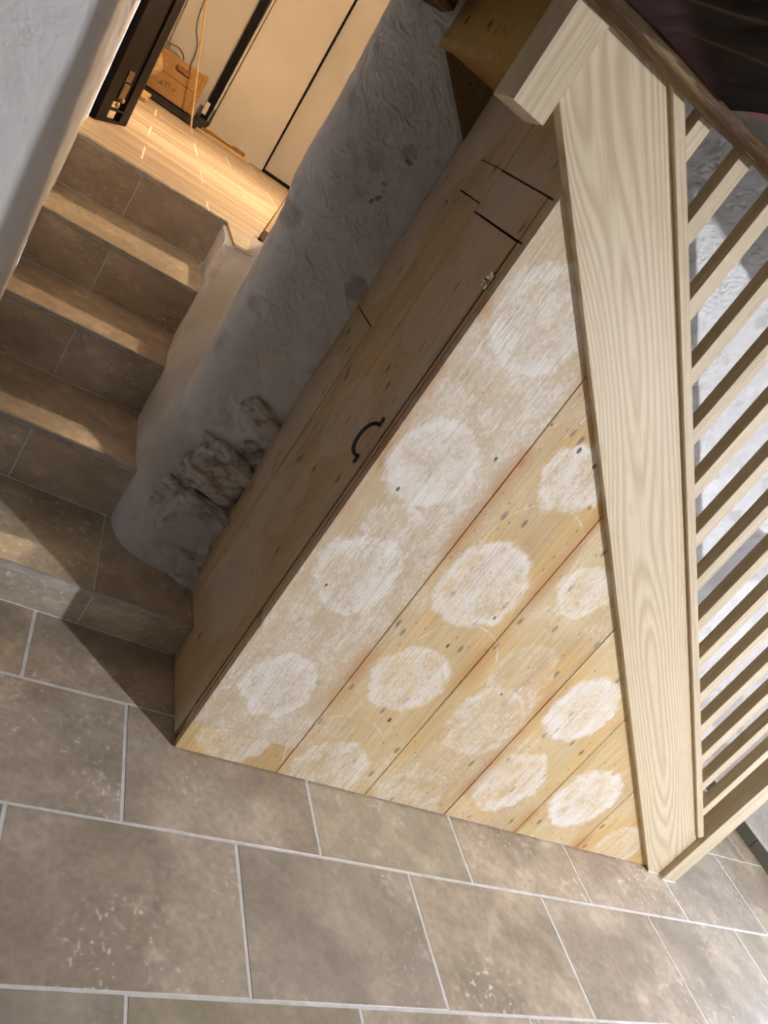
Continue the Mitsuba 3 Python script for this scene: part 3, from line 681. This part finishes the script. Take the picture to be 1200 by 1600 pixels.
# ------------------------------------------------------------------ understairs cupboard
uc = thing('understairs_cupboard', 'understairs cupboard clad in wide old pine boards with whitish round marks, below the oak staircase', 'cupboard')
G = 0.0013
LOW0, LOWS = 1.790, -0.8225            # lower edge of the string
def under(x, extra=0.10):
    return LOW0 + LOWS * x + extra
for k in range(6):
    x0, x1 = JOINTS[k] + (G if k else 0), JOINTS[k + 1] - G
    z0 = 0.004
    lo = [(x0, z0), (x1, z0)]
    if k == 0:
        q = sbox(x0, 0.1155, x1, 5)
        end = prism([(x0 + 0.0005, 0.004), (x1, 0.004), (x1, 0.1155), (x0 + 0.0005, 0.1098)], 0.0012, 0.022, 'xz', c=0.0012)
        obj('plank_end', end, 'mat_pine_front', uc, label='short bottom piece of the first wide plank')
        poly = [(x0, 0.1115), (x1, 0.1165), (x1, under(x1)), (x0, under(x0))]
    elif k == 5:
        poly = [(x0, z0), (2.255, z0), (2.255, 0.02), (x0, under(x0))]
    else:
        poly = [(x0, z0), (x1, z0), (x1, under(x1)), (x0, under(x0))]
    obj('plank', prism(poly, random.uniform(0.0, 0.0008), 0.022, 'xz', c=0.0013), 'mat_pine_front', uc)
# side boards, plane x = 0 (faces the stone steps)
def side(name, poly, label=None, x0=0.0, mt='mat_pine_side', parent=uc, c=0.0013):
    return obj(name, prism(poly, x0, 0.022, 'yz', c=c), mt, parent, label=label)
side('corner_strip', [(0.0228, 0.004), (0.0452, 0.13), (0.0452, 1.6565), (0.0240, 1.6565)], 'narrow corner strip with a red stain', x0=0.0005)
side('corner_strip', [(0.0232, 1.6605), (0.0480, 1.6605), (0.0495, 1.766), (0.0232, 1.764)], x0=0.002)
dr_ = side('door', [(0.0530, 0.006), (0.3596, 0.006), (0.3596, 1.6680), (0.0530, 1.6555)], 'pine door leaf with bow handle and turn latch', x0=-0.001)
side('board', [(0.3615, 0.006), (0.412, 0.006), (0.412, 0.1265), (0.5330, 0.1265), (0.5330, 1.700), (0.3615, 1.692)], x0=0.0)
hb = side('hatch', [(0.0505, 1.6610), (0.3580, 1.6725), (0.3580, 1.784), (0.0530, 1.7665)], 'small square hatch above the door')
side('hatch_board', [(0.3595, 1.6945), (0.5330, 1.7035), (0.5190, 1.7930), (0.3595, 1.7860)])
side('board', [(0.0228, 1.7690), (0.3525, 1.7885), (0.3525, 1.975), (0.0228, 1.975)], x0=0.0008)
rear_z = [(0.745, 1.255), (0.752, 1.36), (0.750, 1.42), (0.745, 1.55), (0.736, 1.825), (0.737, 1.975)]
side('board', [(0.3545, 1.7880), (0.5205, 1.7955), (0.5365, 1.70), (0.5360, 1.2565), (0.745, 1.2620)] + rear_z[1:] + [(0.3545, 1.975)], x0=0.0015, c=0.0)
side('board', [(0.5585, 0.1265), (0.5590, 0.30), (0.5415, 0.70), (0.5368, 1.2515), (0.7470, 1.2590), (0.753, 1.154), (0.783, 0.923), (0.791, 0.798), (0.845, 0.748), (0.80, 0.682), (0.715, 0.594), (0.693, 0.47), (0.747, 0.425), (0.708, 0.334), (0.655, 0.236), (0.620, 0.177), (0.614, 0.1265)], x0=0.0008, c=0.0)
side('board', [(0.5355, 0.1265), (0.5555, 0.1265), (0.5560, 0.30), (0.5385, 0.70), (0.5355, 0.74)], x0=0.0004, c=0.0)
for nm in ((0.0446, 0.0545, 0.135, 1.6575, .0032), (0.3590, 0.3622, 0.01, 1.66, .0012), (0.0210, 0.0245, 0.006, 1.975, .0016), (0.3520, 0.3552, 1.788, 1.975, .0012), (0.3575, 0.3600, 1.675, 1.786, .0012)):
    side('gap_shade', [(nm[0], nm[2]), (nm[1], nm[2]), (nm[1], nm[3]), (nm[0], nm[3])], x0=nm[4], mt='mat_gap_shade', c=0.0)  # dark strips laid in the gaps as painted shade
side('gap_shade', [(0.5560, 0.1265), (0.5590, 0.1265), (0.5595, 0.30), (0.5420, 0.70), (0.5370, 1.2515), (0.5365, 1.70), (0.5190, 1.795), (0.5170, 1.795), (0.5330, 1.70), (0.5330, 0.74), (0.5380, 0.70), (0.5555, 0.30)], x0=0.0019, mt='mat_gap_shade', c=0.0)
# bow handle
pts = [(-0.0015, 0.0935, 1.022)]
for a in np.linspace(0, math.pi, 21):
    pts.append((-0.004 - 0.030 * math.sin(a) ** 0.8, 0.0925 - 0.002 * math.sin(a), 1.0725 - 0.050 * math.cos(a)))
h = obj('handle', tube(pts, [0.0048] * len(pts), 10), 'mat_iron', dr_, label='black iron bow handle', smooth=True)
hk = [cbox(-0.0062, -0.001, 0.0865, 0.0985, z0, z0 + 0.027, 0.0015) for z0 in (1.0015, 1.1175)]
scene[h] = mikit.ply(cat_mesh(tube(pts, [0.0048] * len(pts), 10), *hk), 'mat_iron', smooth=35)
# turn latch
lt = [cbox(-0.0045, -0.001, 0.0385, 0.0475, 1.5330, 1.5720, 0.001), cbox(-0.0045, -0.001, 0.0495, 0.0600, 1.5420, 1.5760, 0.001), cbox(-0.006, -0.002, 0.044, 0.068, 1.550, 1.561, 0.001), cbox(-0.005, -0.001, 0.060, 0.0665, 1.535, 1.548, 0.001)]
kn = trimesh.creation.icosphere(subdivisions=2, radius=0.0068); kn.apply_translation([-0.010, 0.049, 1.550])
obj('latch', cat_mesh(*lt, kn), 'mat_steel', dr_, label='small metal turn latch', smooth=40)
# boxed-in part above the steps
bx = thing('stair_bulkhead', 'boxed pine bulkhead above the cupboard side, behind the short oak newel', 'bulkhead')
obj('soffit', prism([(-0.205, 0.748), (0.0, 0.748), (0.0, 0.045), (-0.040, 0.045)], 1.9775, 1.995, 'xy'), 'mat_pine_pink', bx)
fb = prism([(0, 1.972), (0.78, 1.972), (0.78, 2.62), (0, 2.62)], 0.0, 0.02, 'yz', c=0.001)
rotz(fb, math.degrees(math.atan2(0.166, 0.76))); fb.apply_translation([-0.047, 0.045, 0])
obj('face_board', fb, 'mat_pine_yellow', bx, label='yellowish pine face board')
obj('wall_board', prism([(0.020, 1.818), (-0.178, 1.9770), (0.020, 1.9770)], 0.7385, 0.7485, 'xz'), 'mat_pine_brown', bx, label='dark triangular board against the wall')
obj('edge_trim', prism([(0.008, 1.820), (-0.196, 1.984), (-0.188, 1.990), (0.016, 1.826)], 0.734, 0.7395, 'xz'), 'mat_pine_brown', bx)
# lintel stub over the opening
lb_ = cbox(-1.4, -0.232, 0.665, 0.95, 2.035, 2.25, 0.01)
lb_ = lb_.subdivide_to_size(0.04)
v = np.array(lb_.vertices); v += (meshkit.fbm(v * 9, 3, seed=2)[:, None] - 0.5) * 0.02; lb_ = trimesh.Trimesh(v, lb_.faces)
struct('lintel', 'rough dark timber lintel over the opening in the rear wall')
obj('beam', lb_, 'mat_bead', 'lintel', smooth=30)

# ------------------------------------------------------------------ oak staircase
oc = thing('oak_staircase', 'new pale oak staircase with a wide cathedral-grained string, square balusters and newels', 'staircase')
TOP0 = 2.092
def top(x): return TOP0 + SL * x
XB0 = LOW0 / -LOWS
poly = [(-0.160, LOW0 + LOWS * -0.160), (XB0, 0.003), (2.250, 0.003), (2.250, top(2.250)), (-0.160, top(-0.160))]
obj('string', prism(poly, -0.024, 0.010, 'xz', c=0.0012), 'mat_oak_string', oc, label='wide pale oak string with cathedral grain')
obj('rear_string', prism([(0.03, 1.745), (2.16, 0.003), (2.25, 0.003), (2.25, 0.236), (0.03, 2.06)], 0.705, 0.732, 'xz'), 'mat_oak_slope', oc)
# capping
n_ = np.array([SN, CS])                 # up, square to the slope, in (x, z)
a, b = np.array([-0.150, top(-0.150)]), np.array([2.218, top(2.218)])
th = 0.0265
d_ = np.array([CS, -SN])
cp = [a, b, b + d_ * 0.006 + n_ * 0.008, b + d_ * 0.006 + n_ * th, a + n_ * th]
obj('capping', prism([tuple(p) for p in cp], -0.0375, 0.022, 'xz', c=0.0016), 'mat_oak_slope', oc)
# treads and risers
NT, RISE, GO = 10, 0.1985, 0.2405
for k in range(1, NT + 1):
    xr = 2.215 - (k - 1) * GO
    zt = k * RISE
    obj('tread', cbox(max(xr - GO - 0.01, 0.024), xr + 0.02, 0.0105, 0.7045, zt - 0.026, zt, 0.004), 'mat_oak_slope', oc)
    obj('riser', cbox(xr - 0.016, xr, 0.0105, 0.7045, zt - RISE + 0.001, zt - 0.026, 0.001), 'mat_oak_slope', oc)
# balusters
for k in range(15):
    x0 = 0.1475 + 0.1403 * k
    m = prism([(x0, top(x0) + th / CS - 0.001), (x0 + 0.041, top(x0 + 0.041) + th / CS - 0.001), (x0 + 0.041, top(x0 + .041) + 0.885), (x0, top(x0) + 0.885)], -0.0205, 0.0205, 'xz', c=0.0015)
    obj('baluster', m, 'mat_oak', oc)
hr = prism([(0.10, top(0.10) + 0.885), (2.245, top(2.245) + 0.885), (2.245, top(2.245) + 0.945), (0.10, top(0.10) + 0.945)], -0.034, 0.034, 'xz', c=0.006)
obj('handrail', hr, 'mat_oak_slope', oc)
obj('newel_post', cbox(2.245, 2.334, -0.050, 0.039, 0.002, 1.42, 0.0015), 'mat_oak', oc)
obj('newel_cap', cbox(2.235, 2.344, -0.060, 0.049, 1.42, 1.45, 0.006), 'mat_oak', oc)
nq = [(-0.2265, -0.050), (-0.146, -0.050), (-0.146, 0.040), (-0.236, 0.040), (-0.236, -0.0405)]
obj('newel_post', prism(nq, 1.8455, 2.95, 'xy', c=0.001), 'mat_oak', oc, label='short hanging oak newel with a chamfered edge')
obj('caulk', cat_mesh(cbox(2.168, 2.248, -0.0285, -0.022, 0.0005, 0.0055, 0.001), cbox(2.241, 2.3365, -0.0545, -0.0485, 0.0005, 0.0055, 0.001), cbox(2.2405, 2.2460, -0.052, -0.026, 0.0005, 0.0055, 0.001)), 'mat_white_paint', oc, label='white sealant line at the newel foot')

# ------------------------------------------------------------------ dark ceiling timbers at the stairwell
struct('trim_stairwell', 'worn varnished bead along the edge of the stairwell')
def bead():
    xs = np.arange(-0.60, 3.30, 0.03)
    sec = [(-0.0545, 2.145), (-0.0525, 2.075), (-0.056, 2.056), (-0.068, 2.046), (-0.090, 2.043), (-0.112, 2.047), (-0.122, 2.056), (-0.124, 2.145)]
    G_ = np.zeros((len(xs), len(sec) + 1, 3))
    for i, x in enumerate(xs):
        for j in range(len(sec) + 1):
            y, z = sec[j % len(sec)]
            G_[i, j] = (x, y, z + 0.026 * (x - 0.0))
    m = grid_mesh(G_)
    v = np.array(m.vertices)
    low = v[:, 2] < 2.12 + 0.026 * v[:, 0]
    nn = np.array(m.vertex_normals)
    v += nn * (low * (0.010 * (meshkit.fbm(v * [7, 30, 30], 3, seed=4) - 0.55)))[:, None]
    m = trimesh.Trimesh(v, m.faces, process=False); m.merge_vertices(); trimesh.repair.fix_normals(m)
    return m
obj('bead', bead(), 'mat_bead', 'trim_stairwell', smooth=50)
def joist(x0, x1, y0, y1, z0, z1, seed):
    m = cbox(x0, x1, y0, y1, z0, z1, 0.018).subdivide_to_size(0.05)
    v = np.array(m.vertices)
    v += (np.stack([meshkit.fbm(v * 5 + s, 3, seed=seed + s) for s in range(3)], -1) - 0.5) * 0.022
    return trimesh.Trimesh(v, m.faces, process=False)
struct('beam_ceiling', 'dark varnished ceiling joist crossing towards the camera')
obj('timber', joist(-0.62, 0.135, -4.2, -0.128, 2.062, 2.118, 4), 'mat_joist', 'beam_ceiling', smooth=40)
struct('beam_ceiling_001', 'second dark ceiling joist')
obj('timber', joist(1.55, 1.80, -4.2, -0.13, 2.0, 2.118, 9), 'mat_joist', 'beam_ceiling_001', smooth=40)

# ------------------------------------------------------------------ lamps
# cool work light on a stand, right of the camera and outside the picture
wl = thing('work_light', 'LED work light on a stand right of the view', 'lamp')
dirv = WORK_AIM - WORK_POS; dirv = dirv / np.linalg.norm(dirv)
yaw = math.degrees(math.atan2(dirv[1], dirv[0])); pitch = math.asin(dirv[2])
def aim(m):
    m.apply_transform(trimesh.transformations.rotation_matrix(-pitch, [0, 1, 0])); rotz(m, yaw); m.apply_translation(WORK_POS); return m
hs = cat_mesh(cbox(-0.06, -0.004, -0.07, 0.07, -0.055, 0.055, 0.006))
obj('housing', aim(hs), 'mat_black', wl)
pl_ = trimesh.Trimesh([[0, -0.026, -0.023], [0, 0.026, -0.023], [0, 0.026, 0.023], [0, -0.026, 0.023]], [[0, 1, 2], [0, 2, 3]], process=False)
k_ = obj('lens', aim(pl_), 'mat_white_paint', wl)
scene[k_]['emitter'] = {'type': 'area', 'radiance': rgb(*WORK_RGB)}
obj('pole', tube([(WORK_POS[0] + .03, WORK_POS[1] - .05, 0.02), (WORK_POS[0] + .03, WORK_POS[1] - .05, 1.0), (WORK_POS[0] + .03, WORK_POS[1] - .05, 1.62)], 0.014, 10), 'mat_black', wl)
for a_ in (0.3, 2.4, 4.5):
    obj('leg', tube([(WORK_POS[0] + .03, WORK_POS[1] - .05, 0.5), (WORK_POS[0] + .03 + .3 * math.cos(a_), WORK_POS[1] - .05 + .3 * math.sin(a_), 0.008)], 0.009, 8), 'mat_black', wl)
bl = thing('ceiling_bulb', 'bare bulb hanging from the ceiling behind the view', 'lamp')
s = trimesh.creation.icosphere(subdivisions=3, radius=BULB_R); s.apply_translation([0, 0, 0]); s.apply_translation([BULB_POS[0], BULB_POS[1], 1.96])
k_ = obj('bulb', s, 'mat_white_paint', bl, smooth=True)
scene[k_]['emitter'] = {'type': 'area', 'radiance': rgb(*BULB_RGB)}
obj('socket', tube([(BULB_POS[0], BULB_POS[1], 2.006), (BULB_POS[0], BULB_POS[1], 2.05), (BULB_POS[0], BULB_POS[1], 2.109)], 0.018, 12), 'mat_white_paint', bl)
ul = thing('wall_lamp', 'warm wall lamp of the upper room, hidden by the wall', 'lamp')
s = trimesh.creation.icosphere(subdivisions=3, radius=WARM_R); s.apply_translation(WARM_POS)
k_ = obj('bulb', s, 'mat_white_paint', ul, smooth=True)
scene[k_]['emitter'] = {'type': 'area', 'radiance': rgb(*WARM_RGB)}
obj('socket', tube([(WARM_POS[0], WARM_POS[1], WARM_POS[2] + .062), (WARM_POS[0], WARM_POS[1], 3.0), (WARM_POS[0], WARM_POS[1], 3.448)], 0.015, 10), 'mat_brass', ul)
